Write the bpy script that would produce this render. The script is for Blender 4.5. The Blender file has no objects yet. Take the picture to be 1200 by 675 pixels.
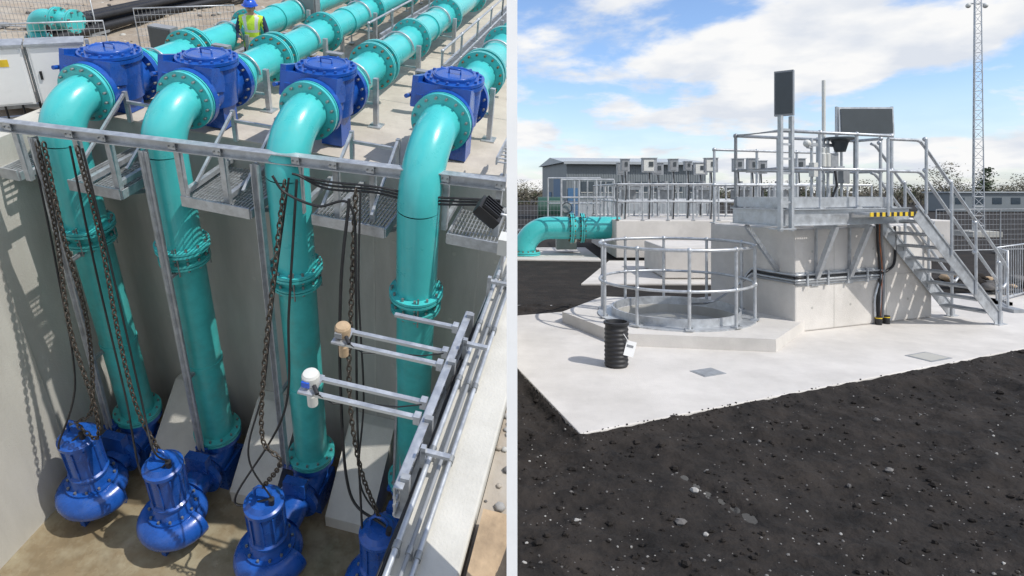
import bpy, bmesh, math, random
from mathutils import Matrix, Vector, noise
random.seed(7)
S=bpy.context.scene
S.view_settings.view_transform='Standard'; S.view_settings.look='None'; S.view_settings.exposure=0
COL=S.collection
# ------------------------------------------------------------------ materials
def mat(name,col,rough=.6,metal=0.,var=.15,scale=6.,bump=.0,bscale=60.,dirt=None,dscale=1.5,dth=(.5,.7),spec=.5,streak=False,rvar=0.,coat=0.):
    m=bpy.data.materials.new(name); m.use_nodes=True
    nt=m.node_tree; N=nt.nodes; L=nt.links; b=N['Principled BSDF']
    b.inputs['Roughness'].default_value=rough; b.inputs['Metallic'].default_value=metal
    b.inputs['Specular IOR Level'].default_value=spec
    if coat: b.inputs['Coat Weight'].default_value=coat; b.inputs['Coat Roughness'].default_value=.12
    tc=N.new('ShaderNodeTexCoord')
    mp=N.new('ShaderNodeMapping'); L.new(tc.outputs['Object'],mp.inputs[0])
    if streak: mp.inputs['Scale'].default_value=(1,1,.18)
    n=N.new('ShaderNodeTexNoise'); n.inputs['Scale'].default_value=scale; n.inputs['Detail'].default_value=4; n.inputs['Roughness'].default_value=.65
    L.new(mp.outputs[0],n.inputs['Vector'])
    r=N.new('ShaderNodeMapRange'); r.inputs[1].default_value=.3; r.inputs[2].default_value=.7
    r.inputs[3].default_value=1-var; r.inputs[4].default_value=1+var
    L.new(n.outputs[0],r.inputs[0])
    mx=N.new('ShaderNodeVectorMath'); mx.operation='SCALE'; mx.inputs[0].default_value=col[:3]
    L.new(r.outputs[0],mx.inputs['Scale']); out=mx.outputs[0]
    if dirt:
        n2=N.new('ShaderNodeTexNoise'); n2.inputs['Scale'].default_value=dscale; n2.inputs['Detail'].default_value=5; n2.inputs['Roughness'].default_value=.7
        L.new(mp.outputs[0],n2.inputs['Vector'])
        r2=N.new('ShaderNodeMapRange'); r2.inputs[1].default_value=dth[0]; r2.inputs[2].default_value=dth[1]; L.new(n2.outputs[0],r2.inputs[0])
        mm=N.new('ShaderNodeMix'); mm.data_type='RGBA'; L.new(r2.outputs[0],mm.inputs['Factor']); L.new(out,mm.inputs['A']); mm.inputs['B'].default_value=(*dirt,1); out=mm.outputs['Result']
    L.new(out,b.inputs['Base Color'])
    if rvar:
        r3=N.new('ShaderNodeMapRange'); r3.inputs[1].default_value=.35; r3.inputs[2].default_value=.65; r3.inputs[3].default_value=max(.03,rough-rvar); r3.inputs[4].default_value=min(1,rough+rvar)
        L.new(n.outputs[0],r3.inputs[0]); L.new(r3.outputs[0],b.inputs['Roughness'])
    if bump:
        n3=N.new('ShaderNodeTexNoise'); n3.inputs['Scale'].default_value=bscale; n3.inputs['Detail'].default_value=4
        L.new(tc.outputs['Object'],n3.inputs['Vector'])
        bp=N.new('ShaderNodeBump'); bp.inputs['Strength'].default_value=bump; bp.inputs['Distance'].default_value=.02
        L.new(n3.outputs[0],bp.inputs['Height']); L.new(bp.outputs[0],b.inputs['Normal'])
    return m
TEAL=mat('teal_paint',(.065,.52,.52),.32,0,.06,3,.04,30,dirt=(.13,.45,.43),dscale=2.2,dth=(.6,.9),rvar=.06,coat=.4)
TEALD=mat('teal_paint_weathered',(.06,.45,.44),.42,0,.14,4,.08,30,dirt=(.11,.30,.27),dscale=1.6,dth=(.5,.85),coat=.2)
BLUE=mat('blue_enamel',(.012,.085,.38),.30,0,.2,4,.08,25,dirt=(.05,.11,.30),dscale=3,dth=(.6,.85),rvar=.1,coat=.2)
GALV=mat('galvanised_steel',(.50,.52,.54),.42,.55,.18,9,.05,60,dirt=(.36,.37,.38),dscale=5,dth=(.5,.75),rvar=.1)
GALVD=mat('galvanised_steel_dull',(.33,.345,.36),.55,.4,.2,9,.05,60)
CONC=mat('cast_concrete',(.46,.45,.41),.85,0,.1,2.5,.25,70,dirt=(.35,.34,.30),dscale=1.1,dth=(.45,.8))
CONCW=mat('pale_concrete',(.63,.60,.56),.85,0,.08,1.3,.25,80,dirt=(.50,.475,.44),dscale=.9,dth=(.42,.72))
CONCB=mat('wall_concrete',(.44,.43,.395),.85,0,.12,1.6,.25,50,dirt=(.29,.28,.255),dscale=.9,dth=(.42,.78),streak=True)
CONCL=mat('sunlit_wall_concrete',(.56,.545,.495),.85,0,.10,1.6,.25,50,dirt=(.42,.405,.36),dscale=.9,dth=(.45,.8),streak=True)  # paler wall concrete, sunlight on the left wall put into the colour
DECK=mat('screeded_deck_concrete',(.54,.49,.42),.85,0,.1,2,.2,70,dirt=(.38,.34,.29),dscale=1.2,dth=(.45,.75))
WET=mat('wet_silty_floor',(.23,.18,.11),.28,0,.25,1.5,.15,12,dirt=(.33,.29,.20),dscale=.8,dth=(.45,.6),rvar=.2)
DIRT=mat('sandy_dirt',(.32,.265,.205),.95,0,.25,2,.6,14,dirt=(.42,.38,.32),dscale=.6,dth=(.45,.65))
BLACK=mat('black_rubber',(.018,.018,.02),.5,0,.3,8)
CHAIN=mat('weathered_chain_steel',(.085,.072,.06),.5,.5,.35,20)
WHITE=mat('white_paint',(.86,.86,.85),.4,0,.03,3,dirt=(.76,.76,.74),dscale=2,dth=(.6,.8))
WHT2=mat('off_white_plastic',(.62,.62,.58),.45,0,.05,5)
DGREY=mat('dark_grey_panel',(.055,.065,.07),.35,0,.12,3)
MGREY=mat('mid_grey_plastic',(.25,.26,.27),.45,0,.1,5)
WOOD=mat('sawn_timber',(.40,.29,.18),.8,0,.3,5,.3,30,streak=True)
YEL=mat('yellow_paint',(.75,.52,.03),.5); RED=mat('orange_brown_conduit',(.36,.11,.04),.45)
HIVIS=mat('hi_vis_fabric',(.55,.80,.06),.8,0,.12,10,.2,30); SILV=mat('reflective_tape',(.65,.66,.66),.35); HATB=mat('blue_helmet_plastic',(.02,.10,.55),.25)
NAVY=mat('navy_workwear',(.025,.035,.08),.9,0,.2,10,.3,30); SKIN=mat('skin',(.50,.30,.21),.55,0,.05,20)
BOLT=mat('bolt_steel',(.30,.31,.31),.45,.7,.2,20); BOLTR=mat('bolt_rusty',(.20,.12,.07),.7,.3,.3,20)
CLAD=mat('grey_cladding',(.20,.225,.24),.5,0,.06,1); CLADL=mat('roof_sheet_grey',(.38,.41,.43),.45,0,.08,1)
CBLUE=mat('blue_cladding',(.06,.15,.28),.5); GLASS=mat('window_glass',(.04,.06,.08),.08); GREEN=mat('dark_green_steel',(.02,.07,.05),.5)
BARK=mat('bark',(.14,.125,.10),.9); TWIG=mat('spring_twigs',(.20,.185,.14),.95,0,.3,1); LEAF=mat('evergreen_foliage',(.07,.095,.05),.9,0,.3,1)  # twigs lightened: distance haze put into their colour
STONE=mat('stones',(.15,.142,.135),.9,0,.6,1.2,.3,40); STONEL=mat('pale_stones',(.36,.35,.33),.9,0,.3,2)
# ------------------------------------------------------------------ builder
MM=Matrix(((.9765,.1923,.097),(-.1242,.8707,-.4759),(-.176,.4527,.8741)))
c0=Vector((MM[0][0],MM[1][0],MM[2][0])).normalized(); c2=Vector((MM[0][2],MM[1][2],MM[2][2])); c2=(c2-c0*c2.dot(c0)).normalized(); c1=c2.cross(c0)
PIT=Matrix(((c0.x,c1.x,c2.x,-2.656),(c0.y,c1.y,c2.y,8.382),(c0.z,c1.z,c2.z,2.624),(0,0,0,1)))
ID=Matrix.Identity(4)
ang=math.atan2(.373,.928)
DF=Matrix.Translation((3.75,8.57,0))@Matrix.Rotation(ang,4,'Z')   # chamber/platform frame
class B:
    def __init__(s,name,frame=ID,parent=None):
        s.n=name; s.f=frame; s.bm=bmesh.new(); s.m=[]; s.parent=parent
    def mi(s,m):
        if m not in s.m: s.m.append(m)
        return s.m.index(m)
    def face(s,vs,m,smooth=False):
        try: f=s.bm.faces.new(vs)
        except ValueError: return
        f.material_index=s.mi(m); f.smooth=smooth
    def poly(s,pts,m):
        s.face([s.bm.verts.new(p) for p in pts],m)
    def box(s,c,sz,m,rot=None):
        c=Vector(c); hx,hy,hz=sz[0]/2,sz[1]/2,sz[2]/2
        R=rot if rot else Matrix.Identity(3)
        v=[s.bm.verts.new(c+R@Vector((x*hx,y*hy,z*hz))) for z in(-1,1) for y in(-1,1) for x in(-1,1)]
        for q in((0,2,3,1),(4,5,7,6),(0,1,5,4),(2,6,7,3),(0,4,6,2),(1,3,7,5)): s.face([v[i] for i in q],m)
    def box2(s,a,b,m):
        s.box([(a[i]+b[i])/2 for i in range(3)],[abs(b[i]-a[i]) for i in range(3)],m)
    def beam(s,p,q,w,h,m,up=(0,0,1)):
        p=Vector(p);q=Vector(q);d=q-p;l=d.length
        if l<1e-5:return
        d/=l; u=Vector(up); x=d.cross(u)
        if x.length<1e-3: x=d.cross(Vector((1,0,0)))
        x.normalize(); z=x.cross(d)
        s.box((p+q)/2,(w,l,h),m,Matrix((x,d,z)).transposed())
    def prism(s,poly,z0,z1,m):
        a=[s.bm.verts.new((p[0],p[1],z0)) for p in poly]; b=[s.bm.verts.new((p[0],p[1],z1)) for p in poly]
        n=len(poly); s.face(a[::-1],m); s.face(b,m)
        for i in range(n): s.face([a[i],a[(i+1)%n],b[(i+1)%n],b[i]],m)
    def basis(s,d):
        d=Vector(d).normalized(); a=Vector((0,0,1)) if abs(d.z)<.9 else Vector((1,0,0))
        x=d.cross(a).normalized(); return x,d.cross(x),d
    def cyl(s,p,q,r,m,r2=None,seg=14,caps=True):
        p=Vector(p);q=Vector(q); r2=r if r2 is None else r2
        x,y,d=s.basis(q-p)
        A=[];Bv=[]
        for i in range(seg):
            a=2*math.pi*i/seg; o=x*math.cos(a)+y*math.sin(a)
            A.append(s.bm.verts.new(p+o*r)); Bv.append(s.bm.verts.new(q+o*r2))
        for i in range(seg):
            j=(i+1)%seg; s.face([A[i],A[j],Bv[j],Bv[i]],m,True)
        if caps:
            s.face([s.bm.verts.new(v.co) for v in A[::-1]],m); s.face([s.bm.verts.new(v.co) for v in Bv],m)
    def lathe(s,p,d,prof,m,seg=28):
        x,y,d=s.basis(d);p=Vector(p)
        for k in range(len(prof)-1):
            (t0,r0),(t1,r1)=prof[k],prof[k+1]
            A=[];C=[]
            for i in range(seg):
                a=2*math.pi*i/seg;o=x*math.cos(a)+y*math.sin(a)
                if r0>0: A.append(s.bm.verts.new(p+d*t0+o*r0))
                if r1>0: C.append(s.bm.verts.new(p+d*t1+o*r1))
            if r0<=0:
                t=s.bm.verts.new(p+d*t0)
                for i in range(seg): s.face([t,C[(i+1)%seg],C[i]][::-1],m,abs(t0-t1)>.01)
            elif r1<=0:
                t=s.bm.verts.new(p+d*t1)
                for i in range(seg): s.face([A[i],A[(i+1)%seg],t],m,abs(t0-t1)>.01)
            else:
                for i in range(seg):
                    j=(i+1)%seg; s.face([A[i],A[j],C[j],C[i]],m,True)
    def sphere(s,c,r,m,sc=(1,1,1),seg=16,rg=10,zmin=-1.):
        c=Vector(c); rows=[]
        for k in range(rg+1):
            z=zmin+(1-zmin)*k/rg if zmin>-1 else -math.cos(math.pi*k/rg)
            rr=math.sqrt(max(0,1-z*z))
            rows.append([s.bm.verts.new(c+Vector((rr*math.cos(2*math.pi*i/seg)*r*sc[0],rr*math.sin(2*math.pi*i/seg)*r*sc[1],z*r*sc[2]))) for i in range(seg)])
        for k in range(rg):
            for i in range(seg):
                j=(i+1)%seg; s.face([rows[k][i],rows[k][j],rows[k+1][j],rows[k+1][i]],m,True)
    def tube(s,pts,r,m,seg=8,closed=False,caps=True):
        pts=[Vector(p) for p in pts]; n=len(pts); rings=[]; prev=None
        for k in range(n):
            if closed: t=pts[(k+1)%n]-pts[k-1]
            else: t=pts[min(k+1,n-1)]-pts[max(k-1,0)]
            t.normalize()
            if prev is None: x,y,_=s.basis(t)
            else:
                x=prev-t*prev.dot(t)
                x.normalize(); y=t.cross(x)
            prev=x; rr=r[k] if isinstance(r,(list,tuple)) else r
            rings.append([s.bm.verts.new(pts[k]+(x*math.cos(2*math.pi*i/seg)+y*math.sin(2*math.pi*i/seg))*rr) for i in range(seg)])
        for k in range(n if closed else n-1):
            a=rings[k];b=rings[(k+1)%n]
            for i in range(seg):
                j=(i+1)%seg; s.face([a[i],a[j],b[j],b[i]],m,True)
        if caps and not closed:
            s.face([s.bm.verts.new(v.co) for v in rings[0][::-1]],m); s.face([s.bm.verts.new(v.co) for v in rings[-1]],m)
    def ring(s,c,d,R,r,m,n=40,seg=8,sc=None):
        x,y,_=s.basis(d);c=Vector(c)
        s.tube([c+x*R*math.cos(2*math.pi*i/n)+y*R*math.sin(2*math.pi*i/n) for i in range(n)],r,m,seg,True)
    def flange(s,c,d,R,t,m,bolts=14,bm_=None,rb=.018,bl=None):
        c=Vector(c); d=Vector(d).normalized(); x,y,_=s.basis(d); g=.008
        s.cyl(c-d*(t+g),c-d*g,R,m,seg=36); s.cyl(c+d*g,c+d*(t+g),R,m,seg=36); s.cyl(c-d*g,c+d*g,R*.86,BLACK,seg=24)
        bl=bl or t+.05
        for i in range(bolts):
            a=2*math.pi*(i+.5)/bolts; o=(x*math.cos(a)+y*math.sin(a))*(R*.88)
            s.cyl(c+o-d*bl,c+o+d*bl,rb,bm_ or BOLT,seg=6)
    def finish(s,clip=False,bevel=0,left=False):
        if clip:
            inv=s.f.inverted(); co=inv@Vector((-.012,0,0)); no=(inv.to_3x3()@Vector((1,0,0))).normalized()
            g=s.bm.verts[:]+s.bm.edges[:]+s.bm.faces[:]
            bmesh.ops.bisect_plane(s.bm,geom=g,plane_co=co,plane_no=no,clear_outer=True)
        if not s.bm.verts: s.bm.free(); return None
        me=bpy.data.meshes.new(s.n); s.bm.normal_update(); s.bm.to_mesh(me); s.bm.free()
        for m in s.m: me.materials.append(m)
        o=bpy.data.objects.new(s.n,me); COL.objects.link(o); o.matrix_world=s.f
        if s.parent:
            o.parent=s.parent; o.matrix_parent_inverse=s.parent.matrix_world.inverted()
        if bevel:
            b=o.modifiers.new('bevel','BEVEL'); b.width=bevel; b.segments=2; b.limit_method='ANGLE'; b.angle_limit=.7
        return o
def empty(name,frame=ID):
    e=bpy.data.objects.new(name,None); COL.objects.link(e); e.matrix_world=frame; return e
def arc(c,u,v,R,a0,a1,n):
    c=Vector(c);u=Vector(u);v=Vector(v)
    return [c+u*R*math.cos(a0+(a1-a0)*i/n)+v*R*math.sin(a0+(a1-a0)*i/n) for i in range(n+1)]
# =================================================================== PIT SIDE
FZ=-6.2; XL=-3.85; XR=2.9
PX=[-3.22,-1.72,-.02,1.70]; ER=[.5,.52,.62,.82]; ZCS=[.42,.56,.66,.72]; PY=-.75; R0=.265
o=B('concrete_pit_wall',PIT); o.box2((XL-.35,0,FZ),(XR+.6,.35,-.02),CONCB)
for x in (-2.55,-.95,.8,2.35): o.box2((x-.012,-.006,FZ),(x+.012,0,-.5),CONC)
for x in (-2.9,-2.1,-1.2,-.5,.5,1.1,2.0,2.6):
    for z in (-1.2,-2.4,-3.6,-4.8): o.cyl((x,-.004,z),(x,.0,z),.03,CONC,seg=10)
o.finish(clip=True,bevel=.0)
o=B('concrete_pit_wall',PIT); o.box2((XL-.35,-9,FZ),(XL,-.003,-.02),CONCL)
for y in (-1.6,-4.0): o.box2((XL,y-.012,FZ),(XL+.006,y+.012,-.1),CONC)
o.finish(bevel=.0)
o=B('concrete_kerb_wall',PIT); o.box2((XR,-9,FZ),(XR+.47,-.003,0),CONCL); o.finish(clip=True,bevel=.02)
o=B('pit_floor',PIT); o.box2((XL,-9,FZ-.2),(XR,0,FZ),WET); o.finish()
for x0 in (-2.85,-1.28,.42):
    o=B('concrete_benching',PIT)
    w=.78; zt=-4.85; yb=-1.25
    v=[(x0,-.004,FZ),(x0+w,-.004,FZ),(x0+w,-.004,zt),(x0,-.004,zt),(x0,yb,FZ),(x0+w,yb,FZ),(x0+w,yb,FZ+.25),(x0,yb,FZ+.25),(x0,-.2,zt),(x0+w,-.2,zt)]
    v=[o.bm.verts.new(p) for p in v]
    for q in((4,5,6,7),(7,6,9,8),(8,9,2,3),(0,3,8,7,4),(1,5,6,9,2)): o.face([v[i] for i in q],CONCL)
    o.finish(bevel=.01)
o=B('concrete_deck',PIT); o.prism([(XL-.35,.003),(XR+2,.003),(XR+2,14),(-1.0,14),(-1.0,2.3),(-6,2.3),(-6,.353),(XL-.35,.353)],-.3,0,DECK)
for y in (2.3,5.0,8.0): o.box2((-1.0,y,.0),(XR+2,y+.012,.003),CONCB)
o.finish(clip=True,bevel=.0)
o=B('dirt_ground',PIT)
gx=[-18+i*.25 for i in range(92)]
def hh(x,y): return -.5+.14*noise.noise(Vector((x*.5,y*.5,3)))+.09*noise.noise(Vector((x*2,y*2,0)))+.03*noise.noise(Vector((x*6,y*6,0)))
for i in range(91):
    for j in range(100):
        x0,y0=gx[i],-9+j*.25
        if x0+.25>XL-.3 and y0<0.3: continue
        if x0>-.9: continue
        vs=[(x0,y0),(x0+.25,y0),(x0+.25,y0+.25),(x0,y0+.25)]
        o.face([o.bm.verts.new((x,y,hh(x,y))) for x,y in vs],DIRT,True)
bmesh.ops.remove_doubles(o.bm,verts=o.bm.verts,dist=.001)
o.finish(clip=True)
o=B('dirt_clods',PIT)
for k in range(260):
    x,y=random.uniform(-12,-2.6),random.uniform(2.6,13); r=random.uniform(.02,.09)
    o.sphere((x,y,hh(x,y)),r,random.choice([DIRT,DIRT,STONE,CONC]),(1,random.uniform(.6,1),.6),6,4)
o.finish()
o=B('dirt_verge',PIT); o.box2((XR+.475,-9,-.6),(XR+2,-.0,-.12),DIRT); o.finish(clip=True)
VY=[]
for i,x in enumerate(PX):
    e=ER[i]; ye=PY+e; r=R0; ZC=ZCS[i]
    o=B('discharge_pipe',PIT)
    zb=-5.15
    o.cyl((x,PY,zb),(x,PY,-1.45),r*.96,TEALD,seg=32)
    o.cyl((x,PY,-1.45),(x,PY,ZC-e),r,TEAL,seg=32,caps=False)
    o.tube(arc((x,ye,ZC-e),(0,-1,0),(0,0,1),e,0,math.pi/2,14),r,TEAL,32,caps=False)
    o.flange((x,PY,-1.38),(0,0,1),r+.09,.035,TEAL,12)
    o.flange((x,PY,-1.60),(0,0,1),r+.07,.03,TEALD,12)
    for k in range(4):
        a=k*math.pi/2+.4; o.cyl((x+(r+.06)*math.cos(a),PY+(r+.06)*math.sin(a),-1.72),(x+(r+.06)*math.cos(a),PY+(r+.06)*math.sin(a),-1.26),.012,BOLT,seg=6)
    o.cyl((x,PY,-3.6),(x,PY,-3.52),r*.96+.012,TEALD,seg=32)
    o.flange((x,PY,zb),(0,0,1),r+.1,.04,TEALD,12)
    o.flange((x,ye+.03,ZC),(0,1,0),r+.13,.045,TEAL,16)
    o.finish()
    y0=ye+.06; L=.92; y1=y0+L; VY.append(y1)
    o=B('check_valve',PIT)
    o.cyl((x,y0,ZC),(x,y0+.08,ZC),r+.14,BLUE,seg=32)
    o.cyl((x,y1-.08,ZC),(x,y1,ZC),r+.14,BLUE,seg=32)
    o.cyl((x,y0+.08,ZC),(x,y1-.08,ZC),r+.04,BLUE,seg=32)
    o.lathe((x,y0+.5,ZC-.2),(0,0,1),[(0,.33),(.35,.36),(.55,.37)],BLUE)
    Rm=Matrix.Rotation(math.radians(-14),3,'X')
    o.box((x-.06,y0+.22,ZC+.24),(.78,.30,.32),BLUE,Rm)
    o.box((x-.42,y0+.34,ZC+.26),(.08,.50,.38),BLUE,Rm)
    o.box((x-.34,y0+.12,ZC+.08),(.08,.12,.42),BLUE)
    o.cyl((x-.52,y0+.3,ZC+.2),(x-.34,y0+.3,ZC+.2),.055,BLUE)
    o.cyl((x-.5,y0+.3,ZC+.2),(x-.5,y0+.02,ZC+.26),.03,BLUE,seg=8)
    o.cyl((x,y0+.5,ZC+.35),(x,y0+.5,ZC+.40),.40,BLUE,seg=36)
    o.cyl((x,y0+.5,ZC+.41),(x,y0+.5,ZC+.45),.40,BLUE,seg=36)
    o.cyl((x,y0+.5,ZC+.45),(x,y0+.5,ZC+.49),.29,BLUE,seg=36)
    o.ring((x,y0+.5,ZC+.49),(0,0,1),.26,.015,BLUE)
    for k in range(16):
        a=2*math.pi*k/16; o.cyl((x+.35*math.cos(a),y0+.5+.35*math.sin(a),ZC+.32),(x+.35*math.cos(a),y0+.5+.35*math.sin(a),ZC+.48),.02,BLUE,seg=6)
    o.tube([(x-.08,y0+.5,ZC+.49),(x-.08,y0+.5,ZC+.55),(x+.08,y0+.5,ZC+.55),(x+.08,y0+.5,ZC+.49)],.013,BLUE)
    for k in range(16):
        a=2*math.pi*(k+.5)/16
        for yy in (y0,y1-.1):
            o.cyl((x+(r+.1)*math.cos(a),yy-.03,ZC+(r+.1)*math.sin(a)),(x+(r+.1)*math.cos(a),yy+.13,ZC+(r+.1)*math.sin(a)),.018,BOLT,seg=6)
    o.box((x+.1,y0+.5,ZC/2-.1),(.3,.3,max(.2,ZC-.25)),BLUE)
    o.finish()
    o=B('delivery_pipe',PIT)
    o.cyl((x,y1,ZC),(x,14,ZC),r*.95,TEAL,seg=32)
    o.flange((x,y1+.03,ZC),(0,1,0),r+.13,.04,TEAL,16)
    for yy in (y1+1.15,y1+1.32):
        o.flange((x,yy,ZC),(0,1,0),r+.12,.03,TEAL,16,bl=.09,bm_=BOLTR)
    for yy in (y1+3.0,y1+5.2,y1+7.5): o.flange((x,yy,ZC),(0,1,0),r+.11,.035,TEAL,16)
    o.cyl((x,y1+3.9,ZC),(x,y1+4.1,ZC),r*.93+.03,TEAL,seg=32)
    o.finish(clip=True)
    for yy in (y1+.35,y1+2.3,y1+4.6):
        s_=B('pipe_support_frame',PIT)
        zf=0 if (x>-1 or yy<2.2) else -.45
        for sx in (-1,1):
            s_.box((x+sx*.38,yy,(ZC+.1+zf)/2),(.07,.07,ZC+.1-zf),GALV); s_.box((x+sx*.38,yy,zf+.01),(.2,.2,.02),GALV)
        s_.box((x,yy,ZC-r-.06),(.70,.1,.06),GALV)
        s_.tube(arc((x,yy,ZC),(1,0,0),(0,0,1),r+.02,0,math.pi,14),.018,GALV)
        s_.finish(clip=True)
for i,x in enumerate(PX):
    yp=[-1.85,-1.95,-2.1,-2.1][i]
    o=B('submersible_pump',PIT)
    o.cyl((x,PY,-5.2),(x,PY,-5.3),R0+.09,BLUE,seg=28)
    o.tube(arc((x,PY-.35,-5.3),(0,1,0),(0,0,-1),.35,0,math.pi/2,8),[.28,.28,.28,.28,.27,.26,.25,.25,.25],BLUE,24)
    o.box((x,PY-.05,-5.95),(.55,.55,.5),BLUE); o.cyl((x,PY-.35,-5.65),(x,yp+.4,-5.68),.22,BLUE,seg=24)
    o.cyl((x,PY-.5,-5.65),(x,PY-.58,-5.65),.34,BLUE,seg=28)
    o.box((x,PY-.55,-5.3),(.36,.14,.3),BLUE)
    n=26; pts=[];rad=[]
    for k in range(n+1):
        a=2*math.pi*k/n; rr=.30+.06*k/n
        pts.append((x+rr*math.cos(a),yp+rr*math.sin(a),-5.72)); rad.append(.15+.08*k/n)
    o.tube(pts,rad,BLUE,16)
    o.lathe((x,yp,-5.9),(0,0,1),[(0,0),(0,.3),(.05,.34),(.32,.33),(.36,.27)],BLUE)
    o.cyl((x,yp,-5.54),(x,yp,-5.47),.36,BLUE,seg=30)
    for k in range(12):
        a=2*math.pi*k/12; o.cyl((x+.32*math.cos(a),yp+.32*math.sin(a),-5.48),(x+.32*math.cos(a),yp+.32*math.sin(a),-5.43),.02,BOLT,seg=6)
    o.lathe((x,yp,-5.47),(0,0,1),[(0,.30),(.12,.25),(.16,.25),(.18,.28),(.22,.28),(.24,.245),(.85,.245),(.87,.275),(.93,.275),(.95,.24),(1.02,.19),(1.04,0)],BLUE)
    for k in range(10):
        a=2*math.pi*k/10; o.box((x+.25*math.cos(a),yp+.25*math.sin(a),-4.93),(.04,.02,.56),BLUE,Matrix.Rotation(a,3,'Z'))
    o.tube([(x-.13,yp,-4.45),(x-.12,yp,-4.3),(x-.05,yp,-4.22),(x+.05,yp,-4.22),(x+.12,yp,-4.3),(x+.13,yp,-4.45)],.022,BLUE)
    o.cyl((x+.15,yp-.05,-4.5),(x+.17,yp-.06,-4.33),.04,BLACK)
    for k in range(3):
        a=2*math.pi*k/3+.5; o.box((x+.3*math.cos(a),yp+.3*math.sin(a),-6.06),(.14,.08,.28),BLUE,Matrix.Rotation(a,3,'Z'))
    o.finish()
def catm(P,n=14):
    P=[Vector(p) for p in P]; P=[P[0]*2-P[1]]+P+[P[-1]*2-P[-2]]; out=[]
    for k in range(1,len(P)-2):
        for j in range(n):
            t=j/n; a,b,c,d=P[k-1],P[k],P[k+1],P[k+2]
            out.append(.5*((2*b)+(c-a)*t+(2*a-5*b+4*c-d)*t*t+(3*b-a-3*c+d)*t**3))
    out.append(P[-2]); return out
def chain(name,P,pitch=.075,R=.045,r=.011,mt=CHAIN):
    o=B(name,PIT); pts=catm(P,40); acc=0; k=0; last=pts[0]
    pos=[]
    for p in pts[1:]:
        seg=(p-last).length; 
        while acc+seg>=pitch:
            t=(pitch-acc)/seg; last=last.lerp(p,t); seg=(p-last).length; acc=0; pos.append((last.copy(),(p-last).normalized() if seg>1e-6 else Vector((0,0,-1))))
        acc+=seg; last=p
    for p,d in pos:
        x,y,_=o.basis(d); 
        if k%2: x=y
        k+=1
        lp=[]
        for j in range(8):
            a=2*math.pi*j/8; lp.append(p+d*math.cos(a)*R*1.15+x*math.sin(a)*R*.62)
        o.tube(lp,r,mt,5,True)
    return o.finish()
chain('lifting_chain',[(-2.95,-1.35,.25),(-2.9,-1.5,-1),(-2.85,-1.75,-2.4),(-2.6,-1.95,-3.6),(-2.75,-1.95,-4.3),(-3.2,-1.85,-4.22)])
chain('lifting_chain',[(-2.45,-1.3,.25),(-2.3,-1.45,-1),(-2.15,-1.7,-2.4),(-1.95,-1.9,-3.5),(-1.72,-1.95,-4.22)])
chain('lifting_chain',[(.15,-1.1,.2),(.12,-1.5,-1),(.1,-1.9,-2.2),(.1,-2.1,-3.2),(.35,-2.15,-3.5),(.0,-2.1,-4.22)])
chain('lifting_chain',[(1.0,-1.0,.2),(1.05,-1.3,-1),(1.15,-1.7,-2.4),(1.4,-2.0,-3.4),(1.7,-2.1,-4.22)])
chain('lifting_chain',[(-2.86,-1.35,.25),(-2.80,-1.5,-1),(-2.72,-1.6,-2.4),(-2.9,-1.75,-3.9),(-3.15,-1.85,-4.22)])
def cable(P,r=.014,m=BLACK,name='power_cable',fr=PIT,clip=False):
    o=B(name,fr); o.tube(catm(P,12),r,m,6); return o.finish(clip=clip)
cable([(-3.1,-1.3,.2),(-3.05,-1.5,-1.5),(-3.0,-1.8,-3.4),(-3.3,-2.1,-4.5),(-3.05,-1.9,-4.35)])
cable([(-2.55,-1.3,.2),(-2.45,-1.5,-1.5),(-2.2,-1.8,-3.4),(-1.9,-2.15,-4.6),(-1.55,-2.0,-4.35)])
cable([(-2.38,-1.3,.2),(-2.2,-1.5,-1.5),(-1.95,-1.8,-3.4),(-1.65,-2.1,-4.0),(-1.55,-2.0,-4.35)])
cable([(.3,-1.1,.2),(.28,-1.5,-1.5),(.25,-1.8,-3.0),(-.4,-2.2,-4.5),(.15,-2.15,-4.35)],.016)
cable([(.2,-1.1,.2),(.05,-1.5,-1.5),(.0,-1.8,-2.6),(-.15,-2.1,-3.6),(.15,-2.15,-4.35)],.013)
cable([(.05,-1.2,.25),(.2,-1.2,.05),(.6,-1.2,-.05),(1.0,-1.15,0),(1.1,-1.3,-1),(1.2,-1.6,-3),(1.5,-2.2,-4.7)],.016)
cable([(.98,-1.15,.1),(.95,-1.4,-1),(.98,-1.6,-2.6),(1.2,-1.9,-4.2),(1.8,-2.1,-4.4)],.02)
cable([(1.1,-1.1,.2),(1.18,-1.4,-1),(1.3,-1.6,-2.6),(1.35,-1.9,-3.9),(1.85,-2.1,-4.4)],.013)
for j in range(3): cable([(.2+j*.03,-1.02,.22),(.6,-.95,.16-j*.05),(1.2,-.9,.18-j*.04),(1.8,-.8,.12-j*.05),(2.7,-.72,.2-j*.03)],.014)
RA=Vector((-3.45,-1.33,.35)); RB=Vector((2.70,-.55,.35)); rd=(RB-RA)
def rp(x,z=.35,dy=0): t=(x-RA.x)/rd.x; return Vector((x,RA.y+rd.y*t+dy,z))
o=B('steel_rail_beam',PIT)
o.beam(rp(-3.45),rp(2.72),.05,.11,GALV); o.beam(rp(-3.45,.41,-.03),rp(2.72,.41,-.03),.11,.012,GALV); o.beam(rp(-3.45,.29,-.03),rp(2.72,.29,-.03),.11,.012,GALV)
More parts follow.
